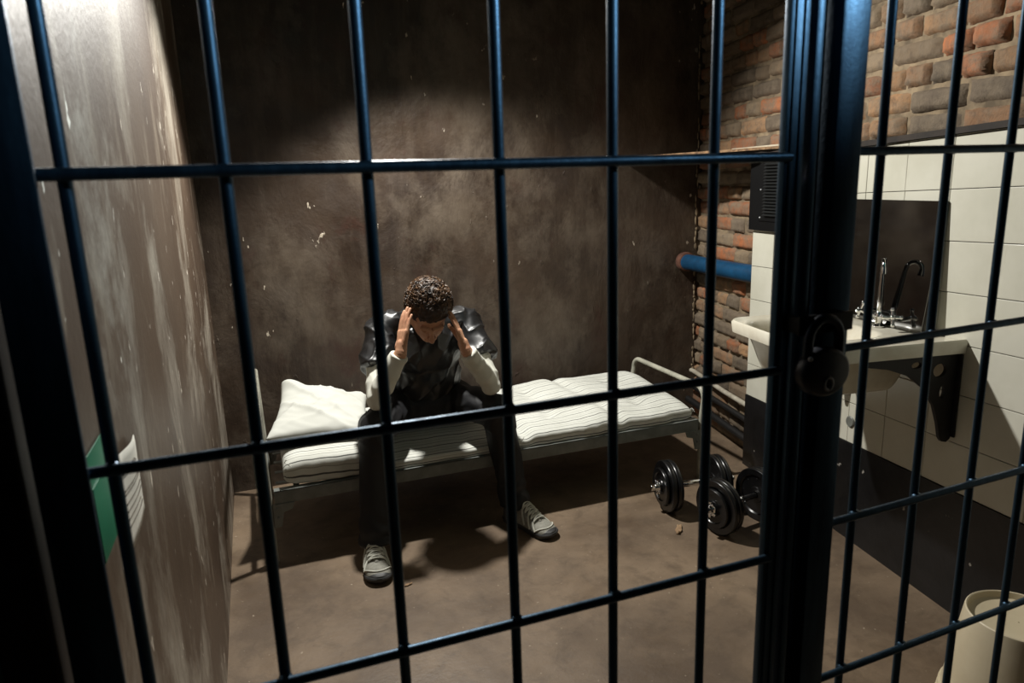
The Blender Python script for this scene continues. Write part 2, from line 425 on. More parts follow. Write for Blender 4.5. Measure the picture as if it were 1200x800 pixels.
# black painted dado below the tiles
mb = MB(); P = []; nT = 60
for i in range(nT + 1):
    t = -2.2 + (TEND + 2.2) * i / nT
    top = .434 + zsl(t) + .004 * noise.noise(Vector((t * 9, 0, 0)))
    P.append([RW(t, .004, -.01), RW(t, .004, top), RW(t, -.006, top)])
vs = [[mb.bm.verts.new(p) for p in r] for r in P]
for i in range(nT):
    for k in range(2): mb.bm.faces.new((vs[i][k], vs[i + 1][k], vs[i + 1][k + 1], vs[i][k + 1]))
e0 = [mb.bm.verts.new(RW(TEND + .003, n, z)) for n, z in ((.004, -.01), (.004, 1.55), (BR + .03, 1.55), (BR + .03, -.01))]
mb.build('trim_1', MT['black_base'], smooth=False)['kind'] = 'structure'
# dark board capping the tiled wall, running on as a shelf over the niche to the back wall
mb = MB()
def plank(mb, pts2, z0f, th):
    top = [Vector((x, y, z0f(x, y) + th)) for x, y in pts2]; bot = [Vector((x, y, z0f(x, y))) for x, y in pts2]
    n = len(pts2); vs = [mb.bm.verts.new(p) for p in top + bot]
    mb.bm.faces.new(vs[:n]); mb.bm.faces.new(list(reversed(vs[n:])))
    for i in range(n): mb.bm.faces.new((vs[i], vs[n + i], vs[n + (i + 1) % n], vs[(i + 1) % n]))
a = RW(-2.2, .016, 0); b = RW(TEND, .016, 0); c = RW(TEND, BR + .012, 0); d = RW(-2.2, BR + .012, 0)
def zl(x, y): return 1.613 + .035 * (-(Vector((x, y, 0)) - O).dot(E) - .6) 
plank(mb, [(a.x, a.y), (b.x, b.y), (c.x, c.y), (d.x, d.y)], zl, .02)
tag(mb.build('trim_2', MT['darkwood'], smooth=False), kind='structure')
sh = empty('corner_shelf', (2.3, 3.2, 1.585))
tag(sh, 'rough wooden shelf board over the corner niche, under the brick wall', 'shelf')
o3 = (2.3, 3.2, 1.585)
mb = MB(); e1 = RW(TEND - .33, .02, 0); e2 = RW(TEND - .33, BR + .014, 0); e3 = RW(1.52, BR + .014, 0)
plank(mb, [(2.045, YB - .004), (e1.x, e1.y), (e2.x, e2.y), (e3.x, YB - .004)], lambda x, y: 1.597 + .0 * x, .012)
mb.build('underboard', MT['darkwood'], sh, o3, smooth=False)
mb = MB(); rr = random.Random(5); pts = []
for k in range(26):
    u = k / 25; x = 2.03 + (e1.x - 2.03) * u; y = YB - .004 + (e1.y - YB) * u
    pts.append((x - .012 * rr.random() - .008, y))
pts += [(e2.x, e2.y), (e3.x, YB - .004)]
plank(mb, pts, lambda x, y: 1.610, .012)
mb.build('top_board', MT['wood'], sh, o3, smooth=False)
bt = MB(); q0 = RW(.95, .045, 0); q1 = RW(.40, .024, 0); q2 = RW(.40, -.004, 0); q3 = RW(.95, .018, 0)
plank(bt, [(q0.x, q0.y), (q1.x, q1.y), (q2.x, q2.y), (q3.x, q3.y)], lambda x, y: 1.6235, .008)
tag(bt.build('batten', MT['palewood'], None, (q0.x, q0.y, 1.6235), smooth=False), 'thin pale wooden batten lying on the corner shelf edge', 'batten')

# black louvred vent box on the tiles
vb = empty('vent_box', RW(.6, 0, 1.24)); vo = RW(.6, 0, 1.24)
tag(vb, 'black louvred vent panel screwed to the tiled wall beside the corner niche', 'vent')
def rw_part(name, mat, parent, off, fn, **k):
    m = MB(); fn(m); return m.build(name, mat, parent, off, **k)
rw_part('housing', MT['black'], vb, vo, lambda m: rbox(m, .36, TEND + .004, .001, .022, 1.238, 1.594), smooth=False)
rw_part('cover_plate', MT['black'], vb, vo, lambda m: rbox(m, .38, .71, .022, .028, 1.285, 1.575), smooth=False)
def louv(m):
    for k in range(17):
        z = 1.31 + k * .0145
        P = [RW(t, n, zz) for t in (.50, .655) for n, zz in ((.028, z + .009), (.042, z), (.043, z + .002), (.028, z + .0115))]
        m.poly(P, [(0, 1, 2, 3), (7, 6, 5, 4), (0, 4, 5, 1), (1, 5, 6, 2), (2, 6, 7, 3), (3, 7, 4, 0)])
rw_part('louvres', M('grey_louvre', lin((34, 35, 35)), None, 10, .4), vb, vo, louv, smooth=False)
for (t, z) in ((.69, 1.43), (.69, 1.30), (.69, 1.56), (.475, 1.43), (.475, 1.30), (.475, 1.56)):
    m = MB(); m.sphere(RW(t, .029, z), .0045, sub=2); m.build('screw', MT['keyring'], vb, vo)

# crumbled plaster edge in the back corner
m = MB(); cr = random.Random(9); zz = .3
cx_, cy_ = RW(1.545, BR + .02, 0).x, YB
while zz < 2.6:
    h = cr.uniform(.015, .06)
    if cr.random() < .75:
        m.sphere((cx_ - cr.uniform(.0, .012), YB - .004, zz + h / 2), 1, (cr.uniform(.004, .010), .006, h * .55), None, 1)
    zz += h
tag(m.build('trim_4', MT['mortar']), kind='structure')

# ================================================================= PIPES
def pipe(pts, r, mat, label, cat='pipe', seg=20):
    m = MB(); m.tube(pts, r, seg); return tag(m.build('pipe', mat, None, pts[0]), label, cat)
bp = empty('pipe', (2.42, YB, 1.0)); tag(bp, 'thick blue painted pipe running from the back wall along the brick niche', 'pipe')
m = MB(); m.tube([(2.432, YB - .05, 1.005), (2.40, 3.2, 1.005), RW(TEND + .004, -.052, 1.005)], .046, 24); m.build('pipe_run', MT['bluepipe'], bp, (2.42, YB, 1.0))
m = MB(); m.lathe([(.05, 0), (.056, .004), (.058, .03), (.052, .055), (.046, .06)], 'y', 24, (2.436, YB - .066, 1.005)); m.build('collar', MT['rust'], bp, (2.42, YB, 1.0))
pipe([(2.50, YB - .03, .318), (2.50, YB - .06, .318), RW(TEND + .3, -.035, .312), RW(TEND + .006, -.035, .306)], .0135, MT['whitepipe'], 'white painted pipe low on the brick niche wall behind the cot')
pipe([(2.50, YB - .02, .225), RW(TEND + .006, -.04, .22)], .016, MT['iron'], 'dark iron pipe just below the white pipe in the niche')
pipe([(2.49, YB - .02, .13), RW(TEND + .006, -.03, .12)], .02, MT['iron'], 'lowest dark iron pipe, close to the floor of the niche')

# ================================================================= GATE
DOOR_X0, DOOR_X1 = -.195, .632
RZ = [.229, .487, .745, 1.003, 1.261, 1.519, 1.777, 2.035]
def rod(p0, p1, r, name, parent, off, seg=12):
    m = MB(); m.tube([p0, p1], r, seg); return m.build(name, MT['gate'], parent, off)
do = (DOOR_X0, YG, 0)
door = empty('cell_door', do); tag(door, 'dark blue steel barred cell door in front of the man, padlocked at its right stile', 'door')
def weld_blobs(m, x, y, z, r): m.sphere((x, y, z), r, (1.0, 1.0, .8), sub=2)
m = MB(); m.box((-.195, YG - .018, .03), (-.155, YG - .010, 2.2), .002); m.build('hinge_stile', MT['gate'], door, do)
m = MB(); m.box((.594, YG, .03), (.6215, YG + .012, 2.2), .0030)
m.box((.600, YG - .002, .03), (.604, YG + .004, 2.2), .001); m.box((.612, YG - .002, .03), (.616, YG + .004, 2.2), .001); m.box((.6165, YG + .010, .03), (.6215, YG + .034, 2.2), .001)
m.build('lock_stile', MT['gate'], door, do)
m = MB(); m.box((-.195, YG - .018, 2.2), (.633, YG + .022, 2.235), .004); m.build('top_rail', MT['gate'], door, do)
m = MB(); m.box((-.195, YG - .018, .03), (.633, YG + .022, .065), .004); m.build('bottom_rail', MT['gate'], door, do)
BX = [-.14, -.0155, .110, .243, .372, .502]
for x in BX: rod((x, YG + .008, .05), (x, YG + .008, 2.21), .0060, 'bar', door, do)
for z in RZ:
    m = MB(); m.tube([(-.16, YG - .003, z), (.600, YG - .003, z)], .0056, 12)
    for x in BX: weld_blobs(m, x, YG + .002, z, .0085)
    m.build('crossbar', MT['gate'], door, do)
# fixed panel right of the door
po = (.66, YG, 0)
panel = empty('barred_panel', po); tag(panel, 'fixed dark blue steel bar panel right of the door, before the sink', 'bars')
m = MB(); m.box((.669, YG, .0), (.711, YG + .045, 2.25), .004); m.build('post', MT['gate'], panel, po)
m = MB(); m.box((.633, YG + .002, .0), (.6445, YG + .03, 2.25), .003); m.build('door_stop', MT['gate'], panel, po)
m = MB(); m.box((.640, YG + .026, .0), (.672, YG + .040, 2.25), .001); m.build('stop_web', MT['black'], panel, po)
PY = YG + .032
def pyx(x): return PY + (x - .7) * .035
PX = [.789 + .128 * k for k in range(9)]
for x in PX: rod((x, pyx(x) + .008, .0), (x, pyx(x) + .008, 2.25), .0060, 'bar', panel, po)
for z in RZ:
    m = MB(); m.tube([(.70, pyx(.70) - .003, z + .006), (1.94, pyx(1.94) - .003, z + .006)], .0056, 12)
    for x in PX: weld_blobs(m, x, pyx(x) + .002, z + .006, .0085)
    m.build('crossbar', MT['gate'], panel, po)
m = MB(); m.box((XL - .022, YG - .03, 0), (-.199, YG + .045, 2.25), .003); tag(m.build('trim_3', MT['black'], smooth=False), kind='structure')
# padlock
lo = (.640, .645, 1.232)
lk = empty('padlock', lo); tag(lk, 'big dark round-bodied padlock hanging on the cell door stile', 'padlock')
m = MB()
for k in range(1): 
    prof = [(0.002, -.0115), (.030, -.0115), (.0345, -.0085), (.036, -.004), (.036, .004), (.0345, .0085), (.030, .0115), (.002, .0115)]
    m.lathe(prof, 'y', 40, (.640, .648, 1.262))
bmesh.ops.scale(m.bm, vec=(1.02, 1, .86), space=Matrix.Translation((-.640, -.648, -1.262)), verts=m.bm.verts)
m.build('lock_body', MT['lock'], lk, lo)
m = MB(); pts = [(.640 - .024, .648, 1.28)]
for k in range(13):
    a = PI - PI * k / 12; pts.append((.640 + .024 * math.cos(a), .648, 1.302 + .026 * math.sin(a)))
pts.append((.640 + .024, .648, 1.28)); m.tube(pts, .0062, 14); m.build('shackle', MT['locksteel'], lk, lo)
m = MB(); m.tube([(.640 + .0062 * math.cos(2 * PI * k / 20), .6362, 1.249 + .0078 * math.sin(2 * PI * k / 20)) for k in range(20)], .0018, 8, closed=True)
m.build('keyhole_ring', MT['keyring'], lk, lo)
m = MB(); m.box((.6385, .6352, 1.244), (.6415, .6372, 1.254), .0005); m.build('keyhole', MT['black'], lk, lo)
for (x, z) in ((.611, 1.283),): 
    m = MB(); m.sphere((x, .6375, z), .0030, sub=2); m.build('rivet', MT['keyring'], lk, lo)
# hasp through which the shackle passes
m = MB(); m.box((.606, .6535, 1.308), (.690, .6585, 1.332), .0015); ho = (.655, .656, 1.305)
m.box((.607, .657, 1.31), (.614, .6835, 1.330), .001); m.box((.672, .657, 1.31), (.688, .6835, 1.330), .001)
tag(m.build('hasp', MT['black'], None, ho), 'black steel hasp plate bridging door stile and post behind the padlock', 'hasp')

# ================================================================= COT
bo_ = (-.03, 2.8, 0)
bed = empty('cot', bo_); tag(bed, 'low grey steel prison cot along the dark back wall', 'bed')
BX0, BX1, BY0, BY1 = -.034, 2.006, 2.80, 3.52
def angle_rail(y, s):
    m = MB(); m.box((BX0 + .01, y, .262), (BX1 - .01, y + .004 * s, .318), .0008); m.box((BX0 + .01, y, .314), (BX1 - .01, y + .035 * s, .318), .0008); return m
angle_rail(BY0, 1).build('side_rail', MT['bedsteel'], bed, bo_); angle_rail(BY1, -1).build('side_rail', MT['bedsteel'], bed, bo_)
m = MB()
for k in range(9):
    x = BX0 + .1 + k * (BX1 - BX0 - .2) / 8; m.box((x - .012, BY0 + .006, .300), (x + .012, BY1 - .006, .3035), .0005)
for k in range(5):
    y = BY0 + .12 + k * .12; m.box((BX0 + .02, y - .012, .3035), (BX1 - .02, y + .012, .3065), .0005)
m.build('slats', MT['bedsteel'], bed, bo_)
def endframe(x, ztop, lean, name):
    r = .06; y0, y1 = BY0 + .012, BY1 - .012; pts = [(x, y0, .0), (x, y0, .3)]
    for k in range(7):
        a = PI - (PI / 2) * k / 6; pts.append((x + lean * .8, y0 + r + r * math.cos(a), ztop - r + r * math.sin(a)))
    for k in range(7):
        a = PI / 2 - (PI / 2) * k / 6; pts.append((x + lean, y1 - r + r * math.cos(a), ztop - r + r * math.sin(a)))
    pts += [(x, y1, .3), (x, y1, 0)]
    m = MB(); m.tube(pts, .0135, 14); f = m.build(name, MT['bedtube'], bed, bo_)
    m = MB(); m.tube([(x, y0, .29), (x, y1, .29)], .011, 12); m.build('cross_tube', MT['bedsteel'], bed, bo_)
    return f
endframe(BX0 - .012, .665, -.006, 'headboard_frame'); endframe(BX1 + .012, .475, .02, 'footboard_frame')
for x, s in ((BX0, 1), (BX1, -1)):
    for y in (BY0 - .001, BY1 + .001):
        m = MB(); q = [(x, .262), (x + s * .085, .262), (x + s * .075, .235), (x + s * .04, .225), (x + s * .028, .165), (x, .16)]
        vs = [m.bm.verts.new((a, y - .003, b)) for a, b in q] + [m.bm.verts.new((a, y + .003, b)) for a, b in q]
        n = len(q); m.bm.faces.new(vs[:n]); m.bm.faces.new(vs[n:][::-1])
        for i in range(n): m.bm.faces.new((vs[i], vs[(i + 1) % n], vs[n + (i + 1) % n], vs[n + i]))
        m.sphere((x + s * .016, y - .004, .205), .005, sub=2); m.sphere((x + s * .016, y - .004, .245), .005, sub=2)
        m.build('corner_bracket', MT['bedsteel'], bed, bo_, smooth=False)

# mattress: three tufted lengths
def sst(a, b, x):
    x = max(0, min(1, (x - a) / (b - a))); return x * x * (3 - 2 * x)
def mtop(x, y):
    v = (y - 2.82) / .66
    lo_ = .445 + .015 * v
    mid = .366 + .056 * sst(.02, .30, v)
    hi = .395 + .052 * v + .014 * math.sin(x * 9 + 1) * (.4 + .6 * v)
    a = sst(.33, .38, x); b = sst(.94, 1.06, x)
    z = lo_ * (1 - a) + a * (mid * (1 - b) + hi * b)
    z += (.25 + .75 * b) * (.016 * nz((x, y, 0), 5, 2) + .014 * nz((x, y * .6, 0), 2.4, 9))
    for cx in (1.03, 1.52): z -= .022 * math.exp(-((x - cx + .10 * (v - .5)) / .035) ** 2)
    for cx, cy in ((1.27, 3.0), (1.27, 3.3), (1.75, 2.98), (1.75, 3.28), (.18, 3.0)):
        z -= .026 * math.exp(-((x - cx) ** 2 + (y - cy) ** 2) / .0016)
    return z
mt_o = (1.0, 3.15, .3075)
bm = bmesh.new(); uvl = bm.loops.layers.uv.new('UVMap')
NX, NV = 180, 64; rows = []
for i in range(NX + 1):
    u = i / NX; x = .02 + (1.972 - .02) * u
    endr = min(1, min(u, 1 - u) * NX / 7 + .0); er = math.sqrt(max(0, 1 - (1 - endr) ** 2))
    wob = .010 * nz((x, 0, 0), 6, 3) + .008 * nz((x, 0, 0), 17, 4)
    y0 = 2.812 + wob + .01 * (1 - er); y1 = 3.475 + .01 * nz((x, 1, 0), 6, 5) - .01 * (1 - er)
    ring = []; arc = 0; prev = None
    for j in range(NV):
        a = 2 * PI * j / NV
        c, s_ = math.cos(a), math.sin(a)
        sc = math.copysign(abs(c) ** .30, c); ss = math.copysign(abs(s_) ** (.55 if s_ > 0 else .22), s_)
        y = (y0 + y1) / 2 - sc * (y1 - y0) / 2
        zt = mtop(x, y); zb = .312 + .003 * abs(nz((x, y, 0), 8, 1))
        zm = (zt + zb) / 2; hh = (zt - zb) / 2 * (.45 + .55 * er)
        z = zm + ss * hh if ss > 0 else max(zb, zm + ss * hh)
        if abs(ss) < .95:  # side folds
            y += (-1 if c > 0 else 1) * -.006 * math.sin(x * 50 + 4 * nz((x, z, 0), 5, 1)) * .5 * (.2 + .7 * abs(nz((x, 0, 0), 5, 8)))
        p = Vector((x, y, z)); arc += (p - prev).length if prev else 0; prev = p
        ring.append((bm.verts.new(p - Vector(mt_o)), arc))
    rows.append(ring)
ref = [a[1] for a in rows[60]]
rows = [[(a[0], ref[j]) for j, a in enumerate(rw)] for rw in rows]
for i in range(NX):
    for j in range(NV):
        k = (j + 1) % NV; q = [rows[i][j], rows[i + 1][j], rows[i + 1][k], rows[i][k]]
        f = bm.faces.new([a[0] for a in q]); f.smooth = True
        for n_, lp in enumerate(f.loops):
            vv = q[n_][1]
            if k == 0 and n_ >= 2: vv = q[0][1] + .02
            lp[uvl].uv = (i / NX * 2, vv)
bm.faces.new([r[0] for r in rows[0]]); bm.faces.new([r[0] for r in rows[-1]][::-1])
bmesh.ops.recalc_face_normals(bm, faces=bm.faces)
me = bpy.data.meshes.new('mattress'); bm.to_mesh(me); bm.free(); me.materials.append(MT['ticking'])
mat_o = bpy.data.objects.new('mattress', me); COL.objects.link(mat_o); mat_o.location = mt_o
tag(mat_o, 'thin white mattress with dark pinstripes lying on the grey cot', 'mattress')
for (x, y, z) in ((1.975, 2.83, .372), (1.06, 2.808, .365), (.03, 2.825, .425)):
    m = MB()
    for k in range(4):
        d = Vector((random.uniform(-.02, .02), -.012, random.uniform(-.016, .02))); m.tube([(x, y, z), Vector((x, y, z)) + d * .6, Vector((x, y, z)) + d + Vector((.004, 0, -.004))], .0016, 6)
    m.build('tie', MT['ticking'], mat_o, mt_o)

# pillow
po_ = (.2, 3.15, .45)
C4 = [Vector((-.035, 2.90, .505)), Vector((.405, 2.885, .480)), Vector((.455, 3.36, .500)), Vector((.06, 3.42, .585))]
bm = bmesh.new(); n = 56; top = []; bot = []
for i in range(n + 1):
    rt_ = []; rb_ = []
    for j in range(n + 1):
        u = i / n; v = j / n
        pin = 1
        uu = .5 + (u - .5) * (1 - .10 * (1 - (2 * v - 1) ** 2) * abs(2 * u - 1)); vv = .5 + (v - .5) * (1 - .10 * (1 - (2 * u - 1) ** 2) * abs(2 * v - 1))
        p = (C4[0] * (1 - uu) + C4[1] * uu) * (1 - vv) + (C4[3] * (1 - uu) + C4[2] * uu) * vv
        e = (1 - (2 * u - 1) ** 2) * (1 - (2 * v - 1) ** 2); b = max(0, e) ** .42
        fold = .016 * max(0, ridge((p.x * .8 + p.y * .8, p.y * .3, 0), 7, 3)) ** 3 + .008 * max(0, ridge((p.x * .5 - p.y * .8, p.x * .3, 0), 13, 6)) ** 2 + .006 * nz((p.x + p.y * 1.5, p.y, 0), 16, 5)
        pk = .055 * math.exp(-((u - .12) ** 2 + (v - .85) ** 2) / .03)
        rt_.append(bm.verts.new(p + Vector((0, 0, .052 * b + pk * .8 + fold * (.3 + b))) - Vector(po_)))
        zb = p.z - .045 * b - .012 * b
        rb_.append(bm.verts.new(Vector((p.x, p.y, max(zb, .468))) - Vector(po_)) if 0 < i < n and 0 < j < n else rt_[-1])
    top.append(rt_); bot.append(rb_)
for i in range(n):
    for j in range(n):
        bm.faces.new((top[i][j], top[i + 1][j], top[i + 1][j + 1], top[i][j + 1])).smooth = True
        q = [bot[i][j], bot[i][j + 1], bot[i + 1][j + 1], bot[i + 1][j]]
        try: bm.faces.new(q).smooth = True
        except ValueError: pass
bmesh.ops.recalc_face_normals(bm, faces=bm.faces)
me = bpy.data.meshes.new('pillow'); bm.to_mesh(me); bm.free(); me.materials.append(MT['pillow'])
pw = bpy.data.objects.new('pillow', me); COL.objects.link(pw); pw.location = po_
tag(pw, 'plump white pillow with a raised corner at the head of the cot', 'pillow')

# ================================================================= THE MAN
PO = (.67, 2.72, 0)
HC = Vector((.662, 2.83, .984)); HR = Matrix.Rotation(math.radians(47), 3, 'X') 
HR = Matrix.Rotation(math.radians(-5), 3, 'Z') @ HR
HS = 1.10
def H(x, y, z): return HC + HR @ Vector((x * HS, y * HS, z * HS))
J = dict(hipL=Vector((.575, 3.10, .525)), hipR=Vector((.785, 3.10, .525)), kneeL=Vector((.392, 2.755, .535)), kneeR=Vector((.935, 2.77, .525)),
         ankL=Vector((.352, 2.665, .11)), ankR=Vector((.985, 2.745, .11)),
         shL=Vector((.487, 3.00, .905)), shR=Vector((.868, 3.00, .895)), elL=Vector((.408, 2.755, .660)), elR=Vector((.905, 2.775, .650)),
         wrL=Vector((.510, 2.695, .860)), wrR=Vector((.778, 2.700, .838)))
mb = MB()
# head
mb.sphere(H(0, .012, .03), HS, (.074, .094, .088), HR, 4)          # skull
mb.sphere(H(0, -.022, -.028), HS, (.060, .068, .078), HR, 4)       # face
mb.sphere(H(0, -.050, -.085), HS, (.030, .030, .026), HR, 3)       # chin
mb.cap(H(-.048, .005, -.06), .022, H(-.012, -.055, -.090), .018); mb.cap(H(.048, .005, -.06), .022, H(.012, -.055, -.090), .018)
mb.cap(H(0, -.088, .004), .008, H(0, -.108, -.032), .0125)        # nose
mb.sphere(H(-.012, -.096, -.036), .009, sub=2); mb.sphere(H(.012, -.096, -.036), .009, sub=2)
mb.cap(H(-.038, -.079, .016), .009, H(-.010, -.087, .014), .009); mb.cap(H(.038, -.079, .016), .009, H(.010, -.087, .014), .009)   # brow
mb.sphere(H(-.030, -.075, -.004), .012, sub=2); mb.sphere(H(.030, -.075, -.004), .012, sub=2)    # lids
mb.cap(H(-.020, -.082, -.060), .006, H(.020, -.082, -.060), .006); mb.cap(H(-.015, -.081, -.069), .007, H(.015, -.081, -.069), .007)  # lips
for s in (-1, 1): mb.sphere(H(s * .076, .012, -.010), HS, (.008, .018, .030), HR, 3)   # ears
mb.cap(H(0, .03, -.04), .056, Vector((.675, 2.975, .90)), .062)   # neck
# trunk under the clothes
mb.sphere((.678, 3.02, .80), 1, (.150, .100, .155), None, 3); mb.sphere((.68, 3.09, .62), 1, (.140, .105, .14), None, 3)
mb.cap((.55, 3.0, .885), .055, (.80, 3.0, .885), .055)
for s in 'LR':
    mb.cap(J['sh' + s], .045, J['el' + s], .034); mb.cap(J['el' + s], .034, J['wr' + s], .024)
    mb.cap((.68, 3.09, .56), .09, J['hip' + s], .08); mb.cap(J['hip' + s], .070, J['knee' + s], .046); mb.tube([J['knee' + s], J['knee' + s].lerp(J['ank' + s], .45) + Vector((0, .02, 0)), J['ank' + s]], [.045, .040, .030], 20)
    mb.cap(J['ank' + s], .030, J['ank' + s] + Vector((0, .01, -.055)), .024)
# hands
def hand(wr, palm_c, up, side, nrm, sgn):
    """palm with four fingers and a thumb; side points from the index to the little finger, nrm out of the back of the hand"""
    up = up.normalized(); nrm = (nrm - up * nrm.dot(up)).normalized(); side = up.cross(nrm).normalized() * sgn
    base = wr
    mb.cap(wr - up * .01, .0235, wr + up * .03, .022)
    for a in (-.025, -.009, .007, .022):
        mb.cap(base + up * .025 + side * a * .6, .0135, base + up * .082 + side * a + nrm * .001, .0105)
    lens = (.044, .028, .022), (.049, .031, .023), (.046, .029, .022), (.036, .023, .020)
    for q, a in enumerate((-.0265, -.009, .0085, .0255)):
        L = lens[q]; rr = (.0086, .0088, .0084, .0076)[q]
        p = base + up * (.082 - abs(a - .0) * .18 - (.006 if q == 3 else 0)) + side * a
        d = (up + side * (a * .6)).normalized()
        ang = 0; prev = p; k = 0
        for l in L:
            ang += (.02, .10, .16)[k]; dd = (d * math.cos(ang) - nrm * math.sin(ang)).normalized()
            nx = prev + dd * l; mb.cap(prev, rr - .0006 * k, nx, rr - .0006 * (k + 1)); prev = nx; k += 1
    # thumb from the side of the palm near the wrist
    a0 = base + up * .022 - side * .024; a1 = a0 + up * .034 - side * .020 - nrm * .016; a2 = a1 + up * .029 - side * .010 - nrm * .010; a3 = a2 + up * .022 - side * .002 - nrm * .006
    mb.cap(a0, .0145, a1, .0115); mb.cap(a1, .0112, a2, .0098); mb.cap(a2, .0098, a3, .0085)
hand(J['wrL'], None, Vector((.046, .056, .165)), None, Vector((-.90, -.40, .1)), 1)
hand(J['wrR'], None, Vector((-.042, .056, .165)), None, Vector((.90, -.40, .1)), -1)
def dskin(p, n): return .0006 * nz(p, 60, 1)
man = organic('person', mb, .0026, MT['skin'], None, PO, 2, dskin)
tag(man, 'man sitting hunched on the cot, head in hands, black satin shirt over white sleeves', 'person')

# hair
mb = MB()
mb.sphere(H(0, .022, .045), HS, (.085, .100, .086), HR, 4); mb.sphere(H(0, .06, -.005), HS, (.070, .066, .075), HR, 3)
mb.sphere(H(0, -.030, .070), HS, (.066, .058, .050), HR, 3)
mb.cap(H(-.068, -.012, .028), .014, H(-.070, .005, -.01), .010); mb.cap(H(.068, -.012, .028), .014, H(.070, .005, -.01), .010)
def dh(p, n): return .007 * nz(p, 55, 2) + .004 * nz(p, 110, 3) - .002
hb = organic('hair', mb, .003, MT['hair'], man, PO, 2, dh)
rh = random.Random(11); mb = MB(); cnt = 0
while cnt < 620:
    a = rh.uniform(0, 2 * PI); zc = rh.uniform(-.1, 1)
    d = Vector((math.cos(a) * math.sqrt(1 - zc * zc), math.sin(a) * math.sqrt(1 - zc * zc), zc))
    if d.y < -.55 and d.z < .30: continue
    p = Vector((d.x * .085, d.y * (.098 if d.y > 0 else .092) + .016, d.z * .088 + .042))
    if abs(d.x) < .35 and -.6 < d.y < .2 and d.z > .6 and rh.random() < .55: continue     # thin at the crown
    t1 = d.cross(Vector((rh.uniform(-1, 1), rh.uniform(-1, 1), rh.uniform(-1, 1)))).normalized(); t2 = d.cross(t1)
    R0 = rh.uniform(.004, .0085); turns = rh.uniform(.8, 1.5); pts = []
    for k in range(11):
        f = k / 10; an = 2 * PI * turns * f
        pts.append(H(*(p + d * (.001 + .007 * f) + t1 * (R0 * math.cos(an) - R0 + .010 * f) + t2 * R0 * math.sin(an))))
    mb.tube(pts, [.0013 + .0007 * math.sin(PI * k / 10) for k in range(11)], 5); cnt += 1
mb.build('curl', M('curl_strands', lin((112, 82, 54)), lin((40, 28, 20)), 30, .5, spec=.5), hb, PO)['kind'] = 'stuff'

# long white sleeves
def dsl(p, n):
    s = 'L' if p.x < .67 else 'R'; el, wr, sh_ = J['el' + s], J['wr' + s], J['sh' + s]
    ax = (wr - el).normalized(); h = (p - el).dot(ax)
    return .0055 * ridge((p.x * .8, p.y * .8, p.z * 1.0), 13, 4) + .003 * math.sin(h * 90 + 8 * nz(p, 9, 1)) * (.5 if h > 0 else 1) - .004
for s in 'LR':
    mb = MB()
    sh_, el, wr = J['sh' + s], J['el' + s], J['wr' + s]
    mb.cap(sh_.lerp(el, .45), .053, el + Vector((0, .0, .004)), .047)
    c = el.lerp(wr, .86); mb.cap(el + Vector((0, 0, .004)), .046, el.lerp(wr, .5), .043)
    mb.tube([el.lerp(wr, .5), c], [.043, .0375], 24); mb.tube([c, el.lerp(wr, .93)], [.0385, .0385], 24)
    organic('sleeve', mb, .005, MT['whitecotton'], man, PO, 4, dsl)
# shirt
mb = MB()
mb.sphere((.678, 3.015, .80), 1, (.172, .118, .150), None, 4); mb.sphere((.68, 3.055, .66), 1, (.168, .130, .15), None, 4)
mb.sphere((.68, 3.09, .56), 1, (.175, .13, .09), None, 4)
mb.cap((.545, 3.01, .900), .068, (.81, 3.01, .892), .068); mb.cap((.62, 3.03, .925), .058, (.73, 3.03, .925), .058)
for s in 'LR':
    sh_, el = J['sh' + s], J['el' + s]; k = 1 if s == 'R' else -1
    mb.cap(sh_ + Vector((-.035 * k, 0, .0)), .072, sh_ + Vector((.0, 0, -.005)), .066)
    e = sh_.lerp(el, .60) + Vector((k * .008, .0, .0)); mb.tube([sh_, e], [.066, .070], 24)
def dsh(p, n):
    a = max(0, ridge((p.x * 1.0 + p.z * .3, p.y * .6, p.z * .45), 8, 7)); b = max(0, ridge((p.x - p.z * .5, p.y, p.z * .6), 15, 9))
    return .009 * a ** 3 + .008 * b ** 3 + .003 * nz((p.x, p.y, p.z * .5), 34, 2) - .004
shirt = organic('shirt', mb, .005, MT['blacksatin'], man, PO, 6, dsh)
# open collar and seams
mb = MB()
for k in (-1, 1):
    a = Vector((.675 + k * .055, 2.955, .945)); b = Vector((.675 + k * .045, 2.905, .905)); c = Vector((.675 + k * .008, 2.885, .835))
    mb.tube([a, b, c], [.014, .013, .006], 10)
bmesh.ops.scale(mb.bm, vec=(1, 1, 1), verts=mb.bm.verts)
mb.build('collar', MT['blacksatin'], shirt, PO)
# trousers
mb = MB()
mb.sphere((.68, 3.11, .535), 1, (.19, .135, .105), None, 4)
for s in 'LR':
    hp, kn, an = J['hip' + s], J['knee' + s], J['ank' + s]; k = 1 if s == 'R' else -1
    mb.cap(hp, .092, kn, .072); mb.cap(kn, .071, kn.lerp(an, .45) + Vector((0, .02, 0)), .070)
    mb.tube([kn.lerp(an, .45) + Vector((0, .02, 0)), an + Vector((0, .012, .03))], [.070, .066], 28); mb.tube([an + Vector((0, .012, .04)), an + Vector((0, .000, -.030))], [.066, .070], 28)
mb.cap((.60, 3.02, .52), .075, (.76, 3.02, .52), .075)
def dtr(p, n):
    r = .009 * ridge((p.x * 1.1, p.y * 1.1, p.z * .35), 8, 3) 
    if p.z < .26: r += .010 * (1 - p.z / .26) * math.sin(p.z * 85 + 7 * nz(p, 7, 4))
    if p.z > .45: r += .005 * ridge((p.x, p.y * .5, p.z), 18, 5)
    return r - .005
organic('trousers', mb, .006, MT['trouser'], man, PO, 5, dtr)

